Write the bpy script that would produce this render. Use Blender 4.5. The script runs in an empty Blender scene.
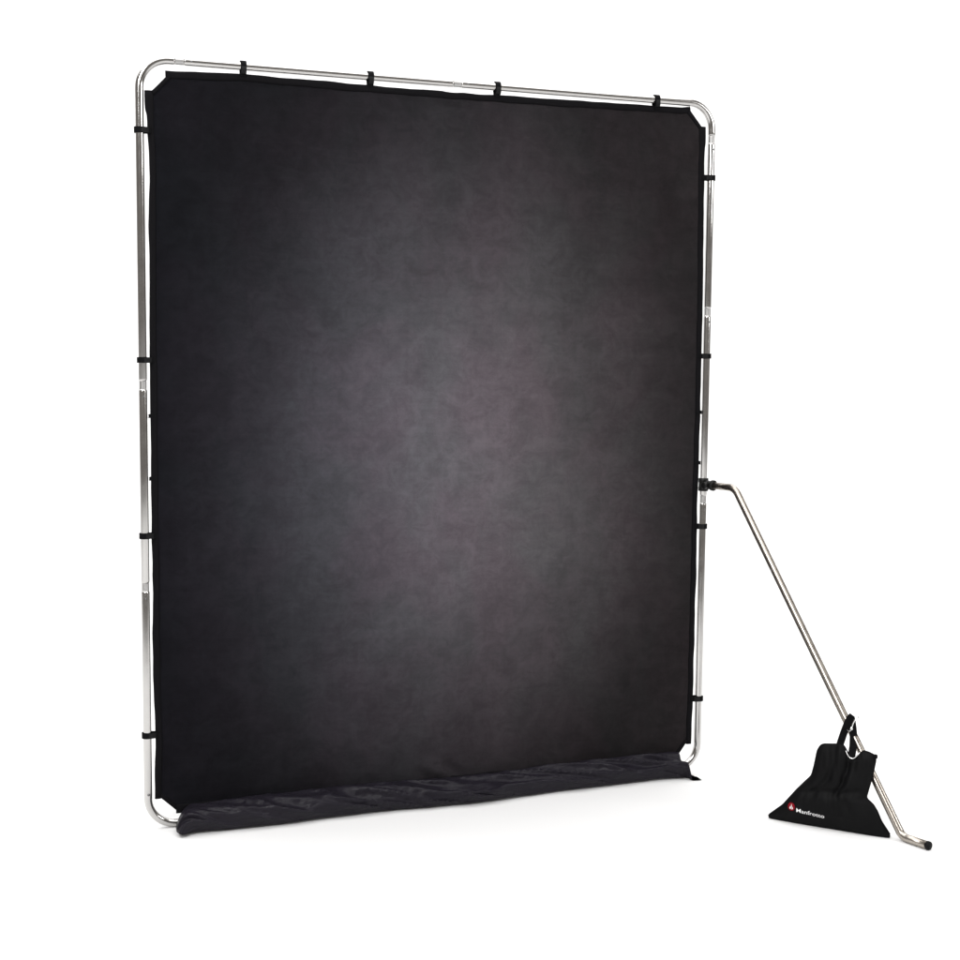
import bpy, bmesh, math, random
from mathutils import Vector, Matrix, noise

random.seed(4)
SC = bpy.context.scene
COL = SC.collection

# ---------------------------------------------------------------- camera
cam_d = bpy.data.cameras.new("camera")
cam = bpy.data.objects.new("camera", cam_d)
COL.objects.link(cam)
_r = Vector((0.93674417, -0.34990106, 0.00892221))
_d = Vector((-0.02304279, -0.08708499, -0.99593435))
_f = Vector((0.34925548, 0.93273011, -0.08963905))
M = Matrix((( _r.x, -_d.x, -_f.x), (_r.y, -_d.y, -_f.y), (_r.z, -_d.z, -_f.z))).to_4x4()
M.translation = Vector((-0.51330829, -4.2412623, 1.45887973))
cam.matrix_world = M
cam_d.sensor_width = 36.0
cam_d.lens = 1391.0 / 960.0 * 36.0
cam_d.clip_start = 0.05
cam_d.clip_end = 200.0
SC.camera = cam

# ---------------------------------------------------------------- world, lamps, exposure
world = bpy.data.worlds.new("World")
SC.world = world
world.use_nodes = True
bg = world.node_tree.nodes["Background"]
bg.inputs[0].default_value = (0.60, 0.56, 0.52, 1)
bg.inputs[1].default_value = 0.42


def area(name, loc, aim, sx, sy, watts, col=(1, 1, 1)):
    l = bpy.data.lights.new(name, 'AREA')
    l.shape = 'RECTANGLE'
    l.size, l.size_y = sx, sy
    l.energy = watts
    l.color = col
    o = bpy.data.objects.new(name, l)
    COL.objects.link(o)
    o.location = loc
    o.rotation_euler = (Vector(aim) - Vector(loc)).to_track_quat('-Z', 'Y').to_euler()
    return o


area("overhead_softbox", (0.2, -1.2, 5.6), (0.2, -1.2, 0), 7.0, 6.0, 380)
area("right_softbox", (6.2, -4.8, 3.6), (1.4, 0, 0.5), 2.0, 2.0, 150)
area("left_softbox", (-2.6, -4.6, 4.6), (0.9, 0, 0.5), 2.2, 2.2, 270)
area("background_lamp", (5.0, 2.6, 7.0), (5.0, 6.6, 1.6), 24.0, 2.0, 1000)

SC.view_settings.view_transform = 'Standard'
SC.view_settings.look = 'None'
SC.view_settings.exposure = 0.0
SC.view_settings.gamma = 1.0
SC.render.engine = 'CYCLES'
SC.cycles.use_denoising = True
SC.cycles.max_bounces = 8


# ---------------------------------------------------------------- materials
def mat(name, col, rough=0.6, metal=0.0, spec=0.5):
    m = bpy.data.materials.new(name)
    m.use_nodes = True
    b = m.node_tree.nodes["Principled BSDF"]
    b.inputs["Base Color"].default_value = (*col, 1)
    b.inputs["Roughness"].default_value = rough
    b.inputs["Metallic"].default_value = metal
    b.inputs["Specular IOR Level"].default_value = spec
    return m, m.node_tree, b


def add_bump(nt, b, scale, strength, dist=0.002, detail=3, stretch=None):
    tc = nt.nodes.new("ShaderNodeTexCoord")
    n = nt.nodes.new("ShaderNodeTexNoise")
    n.inputs["Scale"].default_value = scale
    n.inputs["Detail"].default_value = detail
    bp = nt.nodes.new("ShaderNodeBump")
    bp.inputs["Strength"].default_value = strength
    bp.inputs["Distance"].default_value = dist
    src = tc.outputs["Object"]
    if stretch:
        mp = nt.nodes.new("ShaderNodeMapping")
        mp.inputs["Scale"].default_value = stretch
        nt.links.new(src, mp.inputs[0])
        src = mp.outputs[0]
    nt.links.new(src, n.inputs["Vector"])
    nt.links.new(n.outputs["Fac"], bp.inputs["Height"])
    nt.links.new(bp.outputs[0], b.inputs["Normal"])
    return n


def vary_rough(nt, b, lo, hi, scale):
    tc = nt.nodes.new("ShaderNodeTexCoord")
    n = nt.nodes.new("ShaderNodeTexNoise")
    n.inputs["Scale"].default_value = scale
    n.inputs["Detail"].default_value = 5
    mr = nt.nodes.new("ShaderNodeMapRange")
    mr.inputs["From Min"].default_value = 0.3
    mr.inputs["From Max"].default_value = 0.7
    mr.inputs["To Min"].default_value = lo
    mr.inputs["To Max"].default_value = hi
    nt.links.new(tc.outputs["Object"], n.inputs["Vector"])
    nt.links.new(n.outputs["Fac"], mr.inputs[0])
    nt.links.new(mr.outputs[0], b.inputs["Roughness"])


m_floor, nt, b = mat("white_paper", (0.77, 0.77, 0.77), 0.9, 0, 0.1)
add_bump(nt, b, 6.0, 0.03, 0.004)

m_chrome, nt, b = mat("polished_steel", (0.50, 0.49, 0.48), 0.12, 1.0)
vary_rough(nt, b, 0.11, 0.18, 30)
m_swage, nt, b = mat("ground_steel", (0.45, 0.445, 0.44), 0.42, 1.0)
vary_rough(nt, b, 0.36, 0.5, 60)
m_arm, nt, b = mat("brushed_steel", (0.40, 0.365, 0.325), 0.2, 1.0)
vary_rough(nt, b, 0.22, 0.33, 40)
m_wire, nt, b = mat("bright_wire", (0.85, 0.85, 0.84), 0.2, 1.0)
m_button, nt, b = mat("dull_steel", (0.16, 0.16, 0.165), 0.35, 1.0)
m_plastic, nt, b = mat("black_plastic", (0.006, 0.006, 0.006), 0.4, 0, 0.2)
add_bump(nt, b, 400, 0.2, 0.0005)
m_rubber, nt, b = mat("black_rubber", (0.005, 0.005, 0.0055), 0.65, 0, 0.15)
add_bump(nt, b, 300, 0.2, 0.0005)
m_web, nt, b = mat("black_webbing", (0.0035, 0.0035, 0.004), 0.8, 0, 0.07)
add_bump(nt, b, 900, 0.5, 0.0006)
m_bind, nt, b = mat("black_binding", (0.0035, 0.0032, 0.004), 0.75, 0, 0.07)
add_bump(nt, b, 500, 0.35, 0.0006)
m_nylon, nt, b = mat("dark_nylon", (0.0235, 0.0205, 0.0295), 0.40, 0, 0.26)
add_bump(nt, b, 11, 0.6, 0.016, 5, (1, 2.2, 2.2))
m_bag, nt, b = mat("black_canvas", (0.0026, 0.0026, 0.0029), 0.6, 0, 0.10)
add_bump(nt, b, 700, 0.4, 0.0006)
m_red, nt, b = mat("red_print", (0.20, 0.004, 0.010), 0.6, 0, 0.1)
m_white, nt, b = mat("white_print", (0.80, 0.80, 0.80), 0.6, 0, 0.3)

# the printed smoke pattern of the cloth (dyed fabric: pale centre, dark rim)
m_cloth, nt, b = mat("smoke_print", (0.04, 0.04, 0.04), 0.95, 0, 0.06)
N = nt.nodes
L = nt.links.new
tc = N.new("ShaderNodeTexCoord")


def nz(scale, detail, rough, sc=(1, 1, 1), dist=0.0, off=(0, 0, 0)):
    mp = N.new("ShaderNodeMapping")
    mp.inputs["Scale"].default_value = sc
    mp.inputs["Location"].default_value = off
    L(tc.outputs["Object"], mp.inputs[0])
    n = N.new("ShaderNodeTexNoise")
    n.inputs["Scale"].default_value = scale
    n.inputs["Detail"].default_value = detail
    n.inputs["Roughness"].default_value = rough
    n.inputs["Distortion"].default_value = dist
    L(mp.outputs[0], n.inputs["Vector"])
    return n.outputs["Fac"]


def math_(op, a, c, clamp=False):
    n = N.new("ShaderNodeMath")
    n.operation = op
    n.use_clamp = clamp
    for i, v in enumerate((a, c)):
        if isinstance(v, (int, float)):
            n.inputs[i].default_value = v
        else:
            L(v, n.inputs[i])
    return n.outputs[0]


def mixc(fac, a, c, mode='MIX'):
    n = N.new("ShaderNodeMix")
    n.data_type = 'RGBA'
    n.blend_type = mode
    for sock, v in ((n.inputs[0], fac), (n.inputs[6], a), (n.inputs[7], c)):
        if isinstance(v, (int, float)):
            sock.default_value = v
        elif isinstance(v, tuple):
            sock.default_value = (*v, 1)
        else:
            L(v, sock)
    return n.outputs[2]


mp = N.new("ShaderNodeMapping")
mp.vector_type = 'POINT'
CX, CZ, RX, RZ = -0.01, 1.12, 0.83, 1.16
mp.inputs["Scale"].default_value = (1 / RX, 0, 1 / RZ)
mp.inputs["Location"].default_value = (-CX / RX, 0, -CZ / RZ)
L(tc.outputs["Object"], mp.inputs[0])
ln = N.new("ShaderNodeVectorMath")
ln.operation = 'LENGTH'
L(mp.outputs[0], ln.inputs[0])
dist = ln.outputs["Value"]
big = nz(2.6, 5, 0.6, (1, 1, 0.8), 0.3)
med = nz(8, 8, 0.68, (1, 1, 1.2), 0.25, (3, 1, 2))
fine = nz(45, 8, 0.72, (1, 1, 1.5))
sue = nz(13, 10, 0.76, (1, 1, 1.15), 0.6, (11, 3, 6))
sr = N.new('ShaderNodeMapRange')
sr.interpolation_type = 'SMOOTHSTEP'
sr.inputs['From Min'].default_value = 0.36
sr.inputs['From Max'].default_value = 0.64
L(sue, sr.inputs[0])
sue = sr.outputs[0]
sth = nz(16, 6, 0.65, (0.35, 1, 4.0), 0.1, (2, 0, 9))
stv = nz(16, 6, 0.65, (4.0, 1, 0.4), 0.1, (5, 0, 4))
dist = math_('ADD', dist, math_('MULTIPLY', math_('SUBTRACT', big, 0.5), 0.36))
dist = math_('ADD', dist, math_('MULTIPLY', math_('SUBTRACT', med, 0.5), 0.22))
rmp = N.new("ShaderNodeValToRGB")
rmp.color_ramp.interpolation = 'B_SPLINE'
els = rmp.color_ramp.elements
stops = [(0.0, 0.142), (0.25, 0.128), (0.5, 0.088), (0.75, 0.048), (1.0, 0.0245), (1.2, 0.0165)]
els[0].position, els[1].position = 0.0, 1.0
for i, (p, v) in enumerate(stops):
    e = els[i] if i < 2 else els.new(p / 1.2)
for e, (p, v) in zip(sorted(els, key=lambda q: q.position), stops):
    e.position = p / 1.2
    e.color = (v, v, v, 1)
L(math_('MULTIPLY', dist, 1 / 1.2), rmp.inputs[0])
base = rmp.outputs[0]
tone = math_('ADD', 0.60, math_('MULTIPLY', med, 0.80))
tone = math_('MULTIPLY', tone, math_('ADD', 0.80, math_('MULTIPLY', fine, 0.40)))
tone = math_('MULTIPLY', tone, math_('ADD', 0.89, math_('MULTIPLY', sue, 0.22)))
tone = math_('MULTIPLY', tone, math_('ADD', 0.90, math_('MULTIPLY', sth, 0.20)))
tone = math_('MULTIPLY', tone, math_('ADD', 0.925, math_('MULTIPLY', stv, 0.15)))
tintn = nz(3.0, 7, 0.65, (1, 1, 0.7), 0.4, (7, 2, 5))
tr = N.new("ShaderNodeMapRange")
tr.inputs["From Min"].default_value = 0.40
tr.inputs["From Max"].default_value = 0.60
L(tintn, tr.inputs[0])
tint = mixc(tr.outputs[0], (0.975, 1.0, 1.0), (1.045, 0.97, 1.01))
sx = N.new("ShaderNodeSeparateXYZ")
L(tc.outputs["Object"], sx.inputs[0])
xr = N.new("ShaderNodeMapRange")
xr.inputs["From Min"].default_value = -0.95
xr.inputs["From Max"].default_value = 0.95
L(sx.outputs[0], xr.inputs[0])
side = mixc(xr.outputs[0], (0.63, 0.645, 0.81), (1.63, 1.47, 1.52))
col = mixc(1.0, base, tint, 'MULTIPLY')
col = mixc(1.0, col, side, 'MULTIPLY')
tv = N.new("ShaderNodeCombineColor")
for i in range(3):
    L(tone, tv.inputs[i])
col = mixc(1.0, col, tv.outputs[0], 'MULTIPLY')
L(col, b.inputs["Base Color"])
bp = N.new("ShaderNodeBump")
bp.inputs["Strength"].default_value = 0.25
bp.inputs["Distance"].default_value = 0.003
L(math_('ADD', med, math_('MULTIPLY', fine, 0.25)), bp.inputs["Height"])
L(bp.outputs[0], b.inputs["Normal"])


# ---------------------------------------------------------------- helpers
def link(name, bm, m, parent=None, smooth=True):
    me = bpy.data.meshes.new(name)
    bmesh.ops.recalc_face_normals(bm, faces=bm.faces)
    bm.to_mesh(me)
    bm.free()
    if smooth:
        for p in me.polygons:
            p.use_smooth = True
    me.materials.append(m)
    o = bpy.data.objects.new(name, me)
    COL.objects.link(o)
    if parent:
        o.parent = parent
    return o


def thing(name, label, cat, loc=(0, 0, 0), rz=0.0):
    o = bpy.data.objects.new(name, None)
    o.empty_display_size = 0.1
    COL.objects.link(o)
    o.location = loc
    o.rotation_euler = (0, 0, rz)
    o["label"] = label
    o["category"] = cat
    return o


def fillet(pts, rads, n=12):
    """polyline with rounded corners; rads = radius for every inner point"""
    pts = [Vector(p) for p in pts]
    out = [pts[0]]
    for i in range(1, len(pts) - 1):
        a, c, e = pts[i - 1], pts[i], pts[i + 1]
        d1, d2 = (a - c).normalized(), (e - c).normalized()
        ang = d1.angle(d2)
        t = rads[i - 1] / math.tan(ang / 2)
        ctr = c + (d1 + d2).normalized() * (rads[i - 1] / math.sin(ang / 2))
        p1, p2 = c + d1 * t, c + d2 * t
        v1, v2 = p1 - ctr, p2 - ctr
        sw = v1.angle(v2)
        for k in range(n + 1):
            q = k / n
            out.append(ctr + (v1 * math.sin((1 - q) * sw) + v2 * math.sin(q * sw)) / math.sin(sw))
    out.append(pts[-1])
    return out


def sweep(bm, pts, rad, seg=20, caps=True, closed=False):
    """round tube along pts; rad is a number or a list"""
    pts = [Vector(p) for p in pts]
    n = len(pts)
    rads = rad if isinstance(rad, (list, tuple)) else [rad] * n
    rings = []
    up = None
    for i in range(n):
        if closed:
            t = pts[(i + 1) % n] - pts[i - 1]
        else:
            t = pts[min(i + 1, n - 1)] - pts[max(i - 1, 0)]
        t.normalize()
        if up is None:
            up = Vector((0, 1, 0)) if abs(t.y) < 0.9 else Vector((1, 0, 0))
        up = (up - t * up.dot(t)).normalized()
        w = t.cross(up)
        rings.append([bm.verts.new(pts[i] + (up * math.cos(a) + w * math.sin(a)) * rads[i])
                      for a in (2 * math.pi * k / seg for k in range(seg))])
    for i in range(n if closed else n - 1):
        r0, r1 = rings[i], rings[(i + 1) % n]
        for k in range(seg):
            bm.faces.new((r0[k], r0[(k + 1) % seg], r1[(k + 1) % seg], r1[k]))
    if caps and not closed:
        bm.faces.new(rings[0])
        bm.faces.new(rings[-1])
    return rings


def ribbon(bm, stations, th):
    """strip of webbing: stations = (centre, half width vector, normal)"""
    rings = []
    for c, w, nrm in stations:
        c, w, nrm = Vector(c), Vector(w), Vector(nrm).normalized() * th / 2
        rings.append([bm.verts.new(p) for p in (c - w - nrm, c + w - nrm, c + w + nrm, c - w + nrm)])
    for r0, r1 in zip(rings, rings[1:]):
        for k in range(4):
            bm.faces.new((r0[k], r0[(k + 1) % 4], r1[(k + 1) % 4], r1[k]))
    bm.faces.new(rings[0])
    bm.faces.new(rings[-1])


def lerp_tab(tab, x):
    if x <= tab[0][0]:
        return tab[0][1]
    for (x0, y0), (x1, y1) in zip(tab, tab[1:]):
        if x <= x1:
            return y0 + (y1 - y0) * (x - x0) / (x1 - x0)
    return tab[-1][1]


def smooth_tab(tab, x):
    if x <= tab[0][0]:
        return tab[0][1]
    for (x0, y0), (x1, y1) in zip(tab, tab[1:]):
        if x <= x1:
            q = (x - x0) / (x1 - x0)
            return y0 + (y1 - y0) * q * q * (3 - 2 * q)
    return tab[-1][1]


def sphere(bm, c, r, sc=(1, 1, 1), seg=14):
    bmesh.ops.create_uvsphere(bm, u_segments=seg, v_segments=8, radius=r,
                              matrix=Matrix.Translation(Vector(c)) @ Matrix.Diagonal((*sc, 1)))


# ---------------------------------------------------------------- setting: white studio sweep
bm = bmesh.new()
RAD, YB, X0, X1, TOP = 2.2, 6.6, -16.0, 24.0, 9.0
prof = [(-12.0, 0.0), (YB - RAD, 0.0)]
for k in range(1, 25):
    a = math.pi / 2 * k / 24
    prof.append((YB - RAD + RAD * math.sin(a), RAD - RAD * math.cos(a)))
prof.append((YB, TOP))
va = [bm.verts.new((X0, y, z)) for y, z in prof]
vb = [bm.verts.new((X1, y, z)) for y, z in prof]
for i in range(len(prof) - 1):
    bm.faces.new((va[i], vb[i], vb[i + 1], va[i + 1]))
fl = link("floor", bm, m_floor)
fl["kind"] = "structure"

# ---------------------------------------------------------------- backdrop frame (steel tube)
W, H0, H1, TR, CR = 1.9046, 0.0128, 2.3125, 0.0125, 0.085
frame = thing("backdrop_frame", "tall rectangular silver steel tube frame with rounded corners around the dark cloth",
              "backdrop frame", (0, 0, 0))
JL = [0.752, 1.360]            # joints of the left upright
JRT = [2.195, 1.612, 0.965]    # joints of the right upright
JT = [0.116, 0.985]            # joints of the top bar
GAP = 0.024                    # bare swaged length at a joint


def bar(name, pts, rads=()):
    bm = bmesh.new()
    path = fillet(pts, list(rads), 16) if rads else [Vector(p) for p in pts]
    # subdivide long straights a little and swage both ends
    a, c = path[0], path[1]
    e, g = path[-2], path[-1]
    d0, d1 = (c - a).normalized(), (g - e).normalized()
    full = [a, a + d0 * 0.006, *path[1:-1], g - d1 * 0.006, g]
    rr = [TR - 0.0010] + [TR] * (len(full) - 2) + [TR - 0.0010]
    sweep(bm, full, rr, 28)
    return link(name, bm, m_chrome, frame)


def joint(p, d, btn=True, nrm=(0, -1, 0)):
    p, d = Vector(p), Vector(d).normalized()
    bm = bmesh.new()
    h = GAP / 2 + 0.004
    sweep(bm, [p - d * h, p - d * (h - 0.004), p + d * (h - 0.004), p + d * h], TR - 0.0014, 24)
    o = link("tube_joint", bm, m_swage, frame)
    if btn:
        bm = bmesh.new()
        q = p + d * (h + 0.018) + Vector(nrm) * TR
        sphere(bm, q, 0.0030, (1, 1, 1), 12)
        bp_ = link("push_button", bm, m_button, o)
    return o


g = GAP / 2
bar("corner_tube", [(0, 0, JL[1] + g), (0, 0, H1), (JT[0] - g, 0, H1)], [CR])
bar("upright_tube", [(0, 0, JL[0] + g), (0, 0, JL[1] - g)])
bar("corner_tube", [(0, 0, JL[0] - g), (0, 0, H0), (W * 0.5 - g, 0, H0)], [CR])
bar("corner_tube", [(W * 0.5 + g, 0, H0), (W, 0, H0), (W, 0, JRT[2] - g)], [CR])
bar("upright_tube", [(W, 0, JRT[2] + g), (W, 0, JRT[1] - g)])
bar("upright_tube", [(W, 0, JRT[1] + g), (W, 0, JRT[0] - g)])
bar("corner_tube", [(W, 0, JRT[0] + g), (W, 0, H1), (JT[1] + g, 0, H1)], [CR])
bar("top_tube", [(JT[0] + g, 0, H1), (JT[1] - g, 0, H1)])
for z in JL:
    joint((0, 0, z), (0, 0, -1))
for z in JRT:
    joint((W, 0, z), (0, 0, -1))
for x in JT:
    joint((x, 0, H1), (1, 0, 0))
joint((W * 0.5, 0, H0), (1, 0, 0), False)
for x in (0,):
    bm = bmesh.new()
    sphere(bm, (x, -TR, 0.112), 0.0042)
    link("push_button", bm, m_button, frame)

# ---------------------------------------------------------------- cloth
cloth = thing("backdrop_cloth", "charcoal smoky backdrop cloth with pale centre strapped inside the silver tube frame",
              "backdrop cloth", (W / 2, 0, 0))
OX = W / 2
TOPT = [(0.0, 2.279), (0.075, 2.282), (0.18, 2.286), (0.308, 2.291), (0.5, 2.288), (0.72, 2.286), (0.93, 2.287), (0.955, 2.284),
        (0.985, 2.284), (1.0, 2.287), (1.341, 2.289), (1.669, 2.294), (1.79, 2.296), (1.82, 2.300), (1.95, 2.30)]
LEFT = [(0.0, 0.020), (0.1, 0.019), (0.30, 0.0235), (0.403, 0.020), (0.588, 0.019), (0.75, 0.021), (0.906, 0.0195), (1.196, 0.020),
        (1.435, 0.0205), (1.788, 0.0225), (2.007, 0.025), (2.108, 0.0225), (2.188, 0.0175), (2.3, 0.016)]
RIGHT = [(0.0, 1.880), (0.1, 1.880), (0.26, 1.883), (0.469, 1.8835), (0.752, 1.8845), (0.93, 1.883), (1.092, 1.8845), (1.31, 1.8855),
         (1.653, 1.885), (1.89, 1.8825), (2.042, 1.880), (2.233, 1.880), (2.4, 1.88)]
PB, PT = 0.058, 2.278        # bottom and (nominal) top of the printed panel


def edge_l(z):
    x = smooth_tab(LEFT, z) + 0.008
    x = max(x, 0.044 + (z - 2.218) * 1.02) if z > 2.19 else x      # cut corner
    if z < 0.10:
        x = max(x, 0.044 + (0.100 - z) * 1.0)
    return x


def edge_r(z):
    x = smooth_tab(RIGHT, z) - 0.008
    if z > 2.20:
        x = min(x, 1.858 - (z - 2.232) * 0.92)
    if z < 0.115:
        x = min(x, 1.852 - (0.105 - z) * 0.75)
    return x


def panel_y(x, z):
    v = 0.0035 * noise.noise(Vector((x * 1.6, 3.1, z * 1.1)))
    v += 0.0012 * noise.noise(Vector((x * 5.0, 1.7, z * 3.0 + 4)))
    # pucker above the skirt and at the middle of the top hem
    dx, dz = x - 0.93, z - 0.095
    v -= 0.017 * math.exp(-((dx + dz * 0.9) / 0.035) ** 2 - (dz / 0.03) ** 2)
    v += 0.010 * math.exp(-((dx + dz * 0.9 - 0.045) / 0.03) ** 2 - (dz / 0.03) ** 2)
    dx, dz = x - 0.962, z - 2.262
    v -= 0.006 * math.exp(-(dx / 0.04) ** 2 - ((dz + dx * 0.1) / 0.012) ** 2)
    v += 0.006 * math.exp(-(dx / 0.05) ** 2 - ((dz + 0.022) / 0.012) ** 2)
    return v


bm = bmesh.new()
zs = [PB, 0.062, 0.07, 0.08, 0.088, 0.096, 0.104, 0.112, 0.12]
zs += [0.12 + (2.18 - 0.12) * k / 130 for k in range(1, 131)]
zs += [2.18 + (PT - 2.18) * k / 16 for k in range(1, 17)]
NX = 150
rows = []
for z in zs:
    xl, xr_ = edge_l(z), edge_r(z)
    row = []
    for k in range(NX + 1):
        x = xl + (xr_ - xl) * k / NX
        lift = max(0.0, (z - 2.0) / (PT - 2.0)) * (lerp_tab(TOPT, x) - 0.006 - PT)
        row.append(bm.verts.new((x - OX, panel_y(x, z), z + lift)))
    rows.append(row)
for r0, r1 in zip(rows, rows[1:]):
    for k in range(NX):
        bm.faces.new((r0[k], r0[k + 1], r1[k + 1], r1[k]))
geo = bmesh.ops.solidify(bm, geom=list(bm.faces), thickness=0.0012)
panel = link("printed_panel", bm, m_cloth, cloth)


def sleeve(name, pts, width, thick, m=m_bind, ext=(0, -1, 0), seed=0.0, parent=cloth, wob=0.0022):
    """flat pocket hem: an oval section along pts"""
    bm = bmesh.new()
    pts = [Vector(p) for p in pts]
    rings = []
    n = len(pts)
    for i, p in enumerate(pts):
        t = (pts[min(i + 1, n - 1)] - pts[max(i - 1, 0)]).normalized()
        side = t.cross(Vector(ext)).normalized()
        w = width[i] if isinstance(width, (list, tuple)) else width
        w *= 1 + 0.16 * noise.noise(p * 9 + Vector((seed, 0, 0)))
        wz = wob * noise.noise(p * 14 + Vector((0, seed, 0)))
        c = p + side * wz
        rings.append([bm.verts.new(c + side * (w / 2 * math.copysign(abs(math.cos(a)) ** 0.7, math.cos(a)))
                                   + Vector(ext) * (thick / 2 * math.copysign(abs(math.sin(a)) ** 0.8, math.sin(a))))
                      for a in (2 * math.pi * k / 14 for k in range(14))])
    for r0, r1 in zip(rings, rings[1:]):
        for k in range(14):
            bm.faces.new((r0[k], r0[(k + 1) % 14], r1[(k + 1) % 14], r1[k]))
    bm.faces.new(rings[0])
    bm.faces.new(rings[-1])
    return link(name, bm, m, parent)


SW = 0.021
# side pockets, outer edge follows the measured edge
z_l = [0.094 + (2.222 - 0.094) * k / 120 for k in range(121)]
sleeve("side_hem", [(smooth_tab(LEFT, z) + SW / 2 - OX, panel_y(0.03, z), z) for z in z_l],
       [SW + (0.006 if z > 2.16 else 0) for z in z_l], 0.009, seed=1)
z_r = [0.098 + (2.236 - 0.098) * k / 120 for k in range(121)]
sleeve("side_hem", [(smooth_tab(RIGHT, z) - SW / 2 - OX, panel_y(1.87, z), z) for z in z_r],
       [SW + (0.004 if z > 2.18 else 0) for z in z_r], 0.009, seed=2)
x_t = [0.076 + (1.820 - 0.076) * k / 120 for k in range(121)]
sleeve("top_hem", [(x - OX, panel_y(x, 2.27), lerp_tab(TOPT, x) - 0.011) for x in x_t], 0.022, 0.009, seed=3)
x_b = [0.084 + (1.824 - 0.084) * k / 80 for k in range(81)]
sleeve("bottom_hem", [(x - OX, 0.0, 0.056) for x in x_b], 0.028, 0.009, seed=4)
# turned edge along the four cut corners
for a, c in (((0.036, 2.214), (0.086, 2.264)), ((1.865, 2.226), (1.814, 2.281)),
             ((0.036, 0.106), (0.090, 0.056)), ((1.860, 0.112), (1.818, 0.060))):
    sleeve("corner_hem", [(a[0] + (c[0] - a[0]) * q / 6 - OX, 0, a[1] + (c[1] - a[1]) * q / 6) for q in range(7)],
           0.013, 0.007, seed=5)


def strap(c, out, along):
    """band looped round the tube at c and sewn to the hem; out = from tube to cloth"""
    c, out, along = Vector(c), Vector(out), Vector(along)
    y = Vector((0, 1, 0))
    R1, R2, D = TR + 0.0022, 0.0065, 0.0265
    th = math.acos((R1 - R2) / D)
    prof = []
    for k in range(22):
        a = th + (2 * math.pi - 2 * th) * k / 21
        prof.append((R1 * math.cos(a), R1 * math.sin(a)))
    for k in range(9):
        a = -th + 2 * th * k / 8
        prof.append((D + R2 * math.cos(a), R2 * math.sin(a)))
    bm = bmesh.new()
    tk, hw = 0.0022, 0.0085
    loops = []
    n = len(prof)
    for i, (px, py) in enumerate(prof):
        t = Vector((prof[(i + 1) % n][0] - prof[i - 1][0], prof[(i + 1) % n][1] - prof[i - 1][1])).normalized()
        nx, ny = t.y, -t.x
        quad = []
        for s, o in ((-1, 0), (1, 0), (1, tk), (-1, tk)):
            q = c + out * (px + nx * o) + y * (py + ny * o) + along * (s * hw)
            quad.append(bm.verts.new(q))
        loops.append(quad)
    for i in range(n):
        r0, r1 = loops[i], loops[(i + 1) % n]
        for k in range(4):
            bm.faces.new((r0[k], r0[(k + 1) % 4], r1[(k + 1) % 4], r1[k]))
    o = link("strap", bm, m_web, cloth, False)
    # hook-and-loop tail on the front of the band
    bm = bmesh.new()
    pc = c + out * 0.012 - y * (R1 + tk + 0.001)
    st = [(pc + out * (-0.010 + 0.0055 * k) + y * (0.0035 * ((k - 1.8) / 2.2) ** 2 if k != 2 else 0), along * (hw - 0.001), (0, -1, 0)) for k in range(5)]
    ribbon(bm, st, 0.0022)
    link("strap_tail", bm, m_rubber, o, False)
    return o


for z in (2.1065, 1.4345, 0.9075, 0.2955):
    strap((-OX, 0, z), (1, 0, 0), (0, 0, 1))
for z in (2.0665, 1.4615, 0.8705, 0.2595):
    strap((W - OX, 0, z), (-1, 0, 0), (0, 0, 1))
for x in (0.305, 0.700, 1.121, 1.691):
    strap((x - OX, 0, H1), (0, 0, -1), (1, 0, 0))
for x in (0.30, 0.95, 1.6):
    strap((x - OX, 0, H0), (0, 0, 1), (1, 0, 0))
# spare loops of webbing at the middle of each side
for sgn, ex, zz in ((1, LEFT, (1.268, 1.080)), (-1, RIGHT, (1.268, 1.093))):
    for z in zz:
        bm = bmesh.new()
        x = smooth_tab(ex, z) - OX
        ribbon(bm, [((x + sgn * q, -0.0055 + (0.003 if q < 0 else 0), z + dz), (0, 0, 0.006), (0, -1, 0)) for q, dz in ((-0.0055, -0.001), (-0.002, 0), (0.006, 0.001), (0.019, 0))], 0.003)
        link("webbing_loop", bm, m_web, cloth, False)

# bottom skirt that falls over the lower tube to the floor
SK_T = [(0.100, 0.066), (0.406, 0.074), (0.748, 0.074), (0.98, 0.066), (1.081, 0.066), (1.371, 0.075), (1.60, 0.078), (1.820, 0.074)]
SK_Y = [(0.09, 0.078), (0.25, 0.088), (0.388, 0.091), (0.55, 0.080), (0.728, 0.077), (0.9, 0.088), (1.05, 0.093), (1.2, 0.080), (1.344, 0.072),
        (1.55, 0.068), (1.726, 0.063), (1.80, 0.070), (1.862, 0.086)]
bm = bmesh.new()
NS, NV = 420, 34
PR = [(0.0, 0.0, 1.0), (0.06, 0.12, 1.04), (0.15, 0.35, 1.00), (0.28, 0.70, 0.88), (0.42, 1.05, 0.70), (0.53, 1.24, 0.53), (0.62, 1.29, 0.39),
      (0.72, 1.23, 0.25), (0.82, 1.12, 0.12), (0.90, 1.02, 0.05), (1.0, 0.93, 0.03)]
PY = [(a, c) for a, c, _ in PR]
PZ = [(a, c) for a, _, c in PR]
grid = []
SS = [0.99 * i / NS for i in range(NS + 1)] + [0.99 + 0.01 * i / 28 for i in range(1, 29)]
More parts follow.
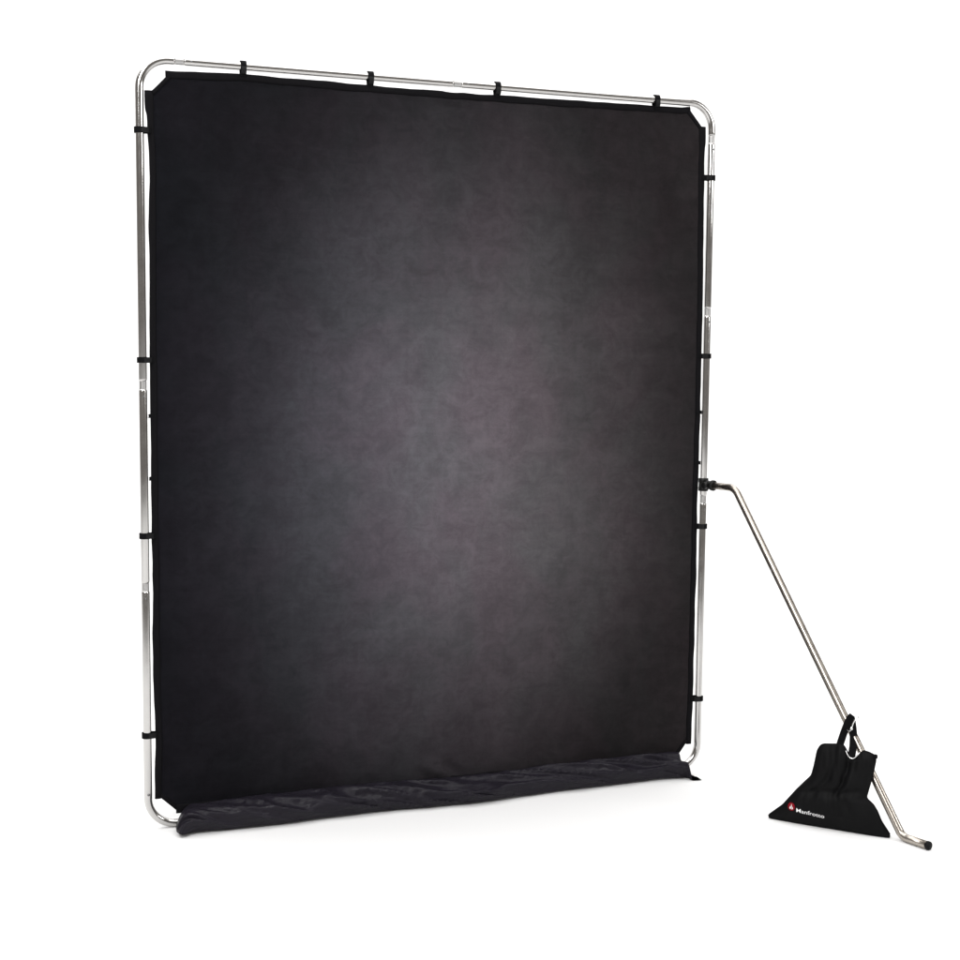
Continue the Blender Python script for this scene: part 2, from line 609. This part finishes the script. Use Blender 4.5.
for s in SS:
    col_ = []
    for j in range(NV + 1):
        t = j / NV
        xl = 0.088 - 0.016 * math.sin(min(t, 0.7) / 0.7 * math.pi) + 0.022 * max(0, t - 0.5) / 0.5
        xr_ = 1.824 + 0.010 * min(1, t * 1.6)
        x = xl + (xr_ - xl) * s
        yb = smooth_tab(SK_Y, x)
        zt = smooth_tab(SK_T, x)
        y = -0.008 - (yb - 0.008) * lerp_tab(PY, t)
        z = zt * lerp_tab(PZ, t)
        # flatten the loose right tip on the floor, round the left end
        amp = math.sin(math.pi * min(1, t * 1.05)) ** 0.8 if t < 0.95 else 0.12
        n1 = noise.noise(Vector((x * 5.0 + t * 1.6, t * 1.4, 2.0)))
        n2 = noise.noise(Vector((x * 13.0 - t * 5.0, t * 2.5, 7.0)))
        n3 = 1 - abs(noise.noise(Vector((x * 7.5 - t * 4.2, t * 1.6 + x, 5.0)))) * 2
        n4 = noise.noise(Vector((x * 42.0 + t * 7, t * 6.0, 1.0)))
        dz = amp * (0.011 * n1 + 0.010 * n2 + 0.034 * max(0.0, n3 - 0.05) ** 2 + 0.003 * n4)
        z = max(z + dz * (0.7 if t < 0.8 else 0.35), 0.0035)
        y -= amp * (0.007 * n1 + 0.007 * n2 + 0.020 * max(0.0, n3 - 0.05) ** 2 + 0.002 * n4)
        if t > 0.85:
            y -= 0.004 * noise.noise(Vector((x * 21.0, 3.3, 9.0))) * (t - 0.85) / 0.15
        if s < 0.03:
            q = 1 - s / 0.03
            z *= 1 - 0.75 * q ** 3
        if s > 0.99:
            q = (s - 0.99) / 0.01
            a_ = min(1.0, q / 0.6)
            z *= 1 - 0.96 * a_ ** 1.5
            if q > 0.6:
                x += 0.026 * (q - 0.6) / 0.4
                y -= 0.004 * (q - 0.6) / 0.4 * t
        z = max(z, 0.0035)
        # keep clear of the tube underneath
        if s < 0.99 and (y * y + (z - H0) ** 2) < 0.021 ** 2:
            k_ = 0.021 / max(1e-4, math.hypot(y, z - H0))
            y, z = y * k_, max(0.0035, H0 + (z - H0) * k_)
        col_.append(bm.verts.new((x - OX, y, z)))
    grid.append(col_)
for c0, c1 in zip(grid, grid[1:]):
    for j in range(NV):
        bm.faces.new((c0[j], c1[j], c1[j + 1], c0[j + 1]))
bmesh.ops.solidify(bm, geom=list(bm.faces), thickness=0.0012)
skirt = link("floor_skirt", bm, m_nylon, cloth)

# ---------------------------------------------------------------- support arm
AD = Vector((0.26605567, -0.96395766, 0))
foot = Vector((W, 0, 0)) + AD * 0.975
arm = thing("support_arm", "bent grey steel support arm clamped to the frame's right upright, foot on the floor",
            "support arm", (foot.x, foot.y, 0))


def apt(s, z):
    p = Vector((W, 0, 0)) + AD * s - Vector((foot.x, foot.y, 0))
    p.z = z
    return p


AR = 0.0125
bm = bmesh.new()
sweep(bm, fillet([apt(0.034, 1.0165), apt(0.149, 1.0165), apt(0.8768, 0.0130), apt(0.962, 0.0130)], [0.050, 0.036], 16), AR, 28)
link("arm_tube", bm, m_arm, arm)
bm = bmesh.new()
sweep(bm, [apt(0.966, 0.0134), apt(0.9665, 0.0134), apt(0.973, 0.0134), apt(0.976, 0.0134), apt(0.9765, 0.0134), apt(0.9745, 0.0134), apt(0.9715, 0.0134)],
      [0.0127, 0.0133, 0.0133, 0.0118, 0.0098, 0.0078, 0.0065], 24)
link("foot_cap", bm, m_rubber, arm)
# clamp: split collar round the upright, neck, flanged socket for the arm
cx = apt(0, 0)
bm = bmesh.new()
zc = 1.0165
sweep(bm, [cx + Vector((0, 0, zc - 0.0225)), cx + Vector((0, 0, zc - 0.021)), cx + Vector((0, 0, zc - 0.009)), cx + Vector((0, 0, zc - 0.0075)),
           cx + Vector((0, 0, zc + 0.0075)), cx + Vector((0, 0, zc + 0.009)), cx + Vector((0, 0, zc + 0.021)), cx + Vector((0, 0, zc + 0.0225))],
      [0.0155, 0.0175, 0.0175, 0.0165, 0.0165, 0.0175, 0.0175, 0.0155], 26)
clamp = link("clamp_collar", bm, m_plastic, arm)
bm = bmesh.new()
sweep(bm, [apt(0.014, zc), apt(0.024, zc), apt(0.0243, zc), apt(0.040, zc), apt(0.0405, zc), apt(0.044, zc), apt(0.050, zc), apt(0.0525, zc), apt(0.0535, zc)],
      [0.0155, 0.0155, 0.0140, 0.0140, 0.0175, 0.0185, 0.0185, 0.0172, 0.0142], 26)
link("arm_socket", bm, m_plastic, clamp)
bm = bmesh.new()
pk = apt(0.030, zc) + Vector((-0.0, -0.0, 0))
sd = Vector((-AD.y, AD.x, 0))
sweep(bm, [pk - sd * 0.010, pk - sd * 0.020, pk - sd * 0.0205, pk - sd * 0.030, pk - sd * 0.0315], [0.006, 0.006, 0.012, 0.0125, 0.010], 18)
link("clamp_knob", bm, m_plastic, clamp)
bm = bmesh.new()
pz = apt(0.60, 0.0)
link_s = 0.335
pb = apt(link_s, 1.0165 - (link_s - 0.149) * 1.3787)
sphere(bm, pb + Vector((-0.0, 0, 0)) - sd * AR, 0.0026)
link("push_button", bm, m_button, arm)

# ---------------------------------------------------------------- sandbag
BAGROT = math.atan2(-0.745635873, 0.666353618)
bag = thing("sandbag", "black canvas weight bag with red disc and white lettering hooked on the steel arm",
            "sandbag", (1.99062258, -0.674805885, 0), BAGROT)
XL = [(0.0, -0.187), (0.006, -0.1925), (0.012, -0.190), (0.051, -0.146), (0.103, -0.107), (0.140, -0.076), (0.157, -0.061), (0.185, -0.055), (0.211, -0.051),
      (0.24, -0.047), (0.252, -0.044), (0.26, -0.036)]
XR = [(0.0, 0.185), (0.006, 0.1905), (0.012, 0.188), (0.049, 0.160), (0.078, 0.146), (0.099, 0.131), (0.107, 0.117), (0.114, 0.111), (0.164, 0.122), (0.208, 0.130),
      (0.24, 0.134), (0.252, 0.133), (0.26, 0.131)]
TOPC = [(-0.05, 0.246), (-0.047, 0.252), (-0.041, 0.257), (-0.033, 0.260), (0.0, 0.264), (0.022, 0.266), (0.030, 0.264), (0.037, 0.256), (0.045, 0.243), (0.052, 0.232),
        (0.058, 0.228), (0.066, 0.228), (0.074, 0.234), (0.083, 0.245), (0.090, 0.251), (0.098, 0.256), (0.115, 0.253), (0.131, 0.248), (0.135, 0.244)]
LEAN = 0.08


def soft(tab, h):
    return sum(lerp_tab(tab, h + d * 0.004) * w for d, w in ((-1.5, 1), (-0.75, 2), (0, 3), (0.75, 2), (1.5, 1))) / 9


def bag_front(s, t):
    e = max(0.0, 1 - abs(s) ** 3.0) ** 0.6
    v = lerp_tab([(0, 0.006), (0.08, 0.018), (0.2, 0.030), (0.4, 0.030), (0.7, 0.022), (0.92, 0.014), (1, 0.006)], t) * e
    # pressed folds: a vertical crease under the mouth and two slack pulls from the shoulders
    v -= 0.011 * math.exp(-((s - 0.12) / 0.10) ** 2) * min(1, t * 1.6) * (1 if t < 0.9 else (1 - t) * 10)
    v -= 0.008 * math.exp(-((s + 0.45 - 0.3 * (t - 0.5)) / 0.12) ** 2) * math.exp(-((t - 0.55) / 0.22) ** 2)
    v -= 0.009 * math.exp(-((t - 0.47 - 0.06 * s) / 0.05) ** 2) * e
    v += (0.005 * noise.noise(Vector((s * 3.0, t * 4.0, 2.2))) + 0.003 * noise.noise(Vector((s * 7.0 + t * 3, t * 6.0, 8.2)))) * e * (1 if t > 0.3 else 0.3 + t * 2.3)
    return v


def bag_back(s, t):
    e = max(0.0, 1 - abs(s) ** 2.6) ** 0.6
    v = lerp_tab([(0, 0.050), (0.1, 0.075), (0.25, 0.070), (0.45, 0.042), (0.65, 0.020), (0.85, 0.012), (1, 0.006)], t) * e
    if s > 0.2:
        v *= 1 - 0.55 * min(1, (s - 0.2) / 0.4)
    return v


def bag_xz(s, t):
    h = t * 0.255
    xl, xr_ = soft(XL, h), soft(XR, h)
    x = xl + (xr_ - xl) * (s + 1) / 2
    xt = -0.05 + 0.185 * (s + 1) / 2
    top = lerp_tab(TOPC, xt)
    q = t ** 1.0
    z = q * (0.255 + (top - 0.255) * q ** 2.5)
    return x, z


bm = bmesh.new()
BN, BT = 96, 80
fr, bk = [], []
for j in range(BT + 1):
    t = j / BT
    f_, b_ = [], []
    for i in range(BN + 1):
        s = -1 + 2 * i / BN
        x, z = bag_xz(s, t)
        z = max(z, 0.0015)
        yf, yb = LEAN * z - bag_front(s, t), LEAN * z + bag_back(s, t)
        vf = bm.verts.new((x, yf, z))
        f_.append(vf)
        b_.append(vf if i in (0, BN) else bm.verts.new((x, yb, z)))
    fr.append(f_)
    bk.append(b_)
for j in range(BT):
    for i in range(BN):
        bm.faces.new((fr[j][i], fr[j][i + 1], fr[j + 1][i + 1], fr[j + 1][i]))
        bm.faces.new((bk[j][i + 1], bk[j][i], bk[j + 1][i], bk[j + 1][i + 1]))
for i in range(BN):
    for gset in (fr, bk):
        pass
    for j in (0, BT):
        q = [fr[j][i], fr[j][i + 1], bk[j][i + 1], bk[j][i]]
        u_ = []
        for v in q:
            if v not in u_:
                u_.append(v)
        bm.faces.new(u_)
link("bag_body", bm, m_bag, bag)

# seam piping round the outline
bm = bmesh.new()
pp = []
for j in range(3, BT + 1, 2):
    x, z = bag_xz(-1, j / BT)
    pp.append((x, LEAN * z, z))
for i in range(1, BN, 2):
    s = -1 + 2 * i / BN
    x, z = bag_xz(s, 1)
    pp.append((x, LEAN * z - 0.002, z + 0.0005))
for j in range(BT, 2, -2):
    x, z = bag_xz(1, j / BT)
    pp.append((x, LEAN * z, z))
sweep(bm, pp, 0.0019, 8)
link("seam_piping", bm, m_web, bag)


def front_y(x, z):
    """front surface at local x, z (lower part of the bag)"""
    t = z / 0.255
    for _ in range(12):
        h = t * 0.255
        xl, xr_ = soft(XL, h), soft(XR, h)
        s = max(-1, min(1, 2 * (x - xl) / (xr_ - xl) - 1))
        t += (z - bag_xz(s, t)[1]) / 0.255
    return LEAN * z - bag_front(s, t)


def decal(name, polys, m, lift, parent=bag):
    """thin printed shapes hugging the front of the bag (x, z polygons)"""
    bm = bmesh.new()
    for poly in polys:
        vs = [bm.verts.new((x, 0, z)) for x, z in poly]
        try:
            bm.faces.new(vs)
        except ValueError:
            pass
    bmesh.ops.triangulate(bm, faces=list(bm.faces))
    for v in bm.verts:
        v.co.y = front_y(v.co.x, v.co.z) - lift
    return link(name, bm, m, parent, False)


LX, LZ, LR = -0.1135, 0.0555, 0.0120
disc = [[(LX + r1 * math.cos(a0), LZ + r1 * math.sin(a0)) for r1, a0 in
         ((LR * (k / 4), 2 * math.pi * i / 28), (LR * ((k + 1) / 4), 2 * math.pi * i / 28),
          (LR * ((k + 1) / 4), 2 * math.pi * (i + 1) / 28), (LR * (k / 4), 2 * math.pi * (i + 1) / 28))]
        for k in range(1, 4) for i in range(28)]
disc += [[(LX + LR / 4 * math.cos(2 * math.pi * i / 28), LZ + LR / 4 * math.sin(2 * math.pi * i / 28)) for i in range(28)]]
dsk = decal("logo_disc", disc, m_red, 0.0012)
dsk["label"] = "red round emblem with white mark"


def E_(pts):
    return [(LX + x * LR, LZ + z * LR) for x, z in pts]


marks = [E_([(-0.10, -0.42), (0.10, -0.42), (0.13, 0.05), (0.06, 0.55), (0.0, 0.74), (-0.06, 0.55), (-0.13, 0.05)]),
         E_([(-0.50, -0.30), (-0.42, -0.52), (-0.14, -0.66), (-0.14, -0.50), (-0.26, -0.28), (-0.30, 0.05), (-0.36, 0.08)]),
         E_([(0.50, -0.30), (0.36, 0.08), (0.30, 0.05), (0.26, -0.28), (0.14, -0.50), (0.14, -0.66), (0.42, -0.52)])]
decal("logo_mark", marks, m_white, 0.0022, dsk)

# lettering: text curve turned into a mesh and laid on the canvas
cu = bpy.data.curves.new("lettering", 'FONT')
cu.body = "Manfrotto"
cu.size = 1.0
cu.offset = 0.007
cu.resolution_u = 4
tmp = bpy.data.objects.new("lettering_source", cu)
COL.objects.link(tmp)
bpy.context.view_layer.update()
dg = bpy.context.evaluated_depsgraph_get()
me = bpy.data.meshes.new_from_object(tmp.evaluated_get(dg))
bpy.data.objects.remove(tmp)
xs = [v.co.x for v in me.vertices]
w0, w1 = min(xs), max(xs)
for v in me.vertices:
    q = (v.co.x - w0) / (w1 - w0)
    x = -0.0965 + 0.0885 * q
    z = 0.0425 - 0.0050 * q + v.co.y * 0.0180
    v.co = (x, front_y(x, z) - 0.0013, z)
me.materials.clear()
me.materials.append(m_white)
lt = bpy.data.objects.new("lettering", me)
COL.objects.link(lt)
lt.parent = bag

# carrying strap hung on a wire hook in front of the arm
def band(bm, cs, hw, th):
    """flat webbing through centres cs, its face towards -y"""
    cs = [Vector(c) for c in cs]
    rings = []
    n = len(cs)
    for i, c in enumerate(cs):
        t_ = (cs[min(i + 1, n - 1)] - cs[max(i - 1, 0)]).normalized()
        face = Vector((0.463, -0.881, 0.09))
        w = t_.cross(face).normalized()
        nn = w.cross(t_).normalized() * th / 2
        h = hw[i] if isinstance(hw, list) else hw
        rings.append([bm.verts.new(p) for p in (c - w * h - nn, c + w * h - nn, c + w * h + nn, c - w * h + nn)])
    for r0, r1 in zip(rings, rings[1:]):
        for k in range(4):
            bm.faces.new((r0[k], r0[(k + 1) % 4], r1[(k + 1) % 4], r1[k]))
    bm.faces.new(rings[0])
    bm.faces.new(rings[-1])


bm = bmesh.new()
band(bm, [(0.017, 0.020, 0.235), (0.0185, 0.030, 0.250), (0.0195, 0.045, 0.266), (0.0245, 0.057, 0.290), (0.031, 0.064, 0.314), (0.0375, 0.070, 0.331), (0.040, 0.0735, 0.338)],
     [0.0115] * 5 + [0.0125, 0.0115], 0.0026)
band(bm, [(0.0405, 0.0765, 0.337), (0.044, 0.0755, 0.326), (0.0485, 0.074, 0.308), (0.053, 0.070, 0.280), (0.056, 0.055, 0.255), (0.058, 0.030, 0.235), (0.059, 0.018, 0.222)],
     [0.0120, 0.0128] + [0.0120] * 5, 0.0026)
# the fold where both legs meet over the hook
band(bm, [(0.0395, 0.0715, 0.333), (0.0400, 0.0725, 0.3385), (0.0403, 0.0750, 0.3400), (0.0405, 0.0775, 0.3385), (0.0405, 0.0785, 0.333)], 0.0128, 0.0026)
link("carrying_strap", bm, m_web, bag, False)

HOOK = [(0.020, 0.099, 0.3245), (0.022, 0.085, 0.312), (0.0335, 0.064, 0.301), (0.0445, 0.0590, 0.300), (0.0480, 0.0600, 0.312), (0.0510, 0.0630, 0.325),
        (0.0560, 0.0665, 0.337), (0.0605, 0.0695, 0.3445), (0.0650, 0.0725, 0.3460), (0.0670, 0.0735, 0.3420)]
bm = bmesh.new()
sweep(bm, HOOK, 0.0023, 10)
sphere(bm, (0.0475, 0.0590, 0.309), 0.0048, (1, 1, 1.3), 12)
link("wire_hook", bm, m_wire, bag)
bm = bmesh.new()
ring = [(0.043, 0.012, 0.250), (0.048, 0.010, 0.241), (0.053, 0.009, 0.234), (0.059, 0.0085, 0.2300), (0.066, 0.0085, 0.2295), (0.073, 0.009, 0.234),
        (0.081, 0.010, 0.243), (0.086, 0.012, 0.250)]
sweep(bm, ring, 0.0017, 10)
link("wire_ring", bm, m_wire, bag)
# little end tab of the mouth at the right shoulder
bm = bmesh.new()
ribbon(bm, [((0.126, 0.016, 0.243), (0, 0, 0.006), (0, -1, 0)), ((0.134, 0.016, 0.244), (0, 0, 0.006), (0, -1, 0)),
            ((0.139, 0.016, 0.243), (0, 0, 0.0045), (0, -1, 0))], 0.008)
link("zip_end_tab", bm, m_web, bag, False)
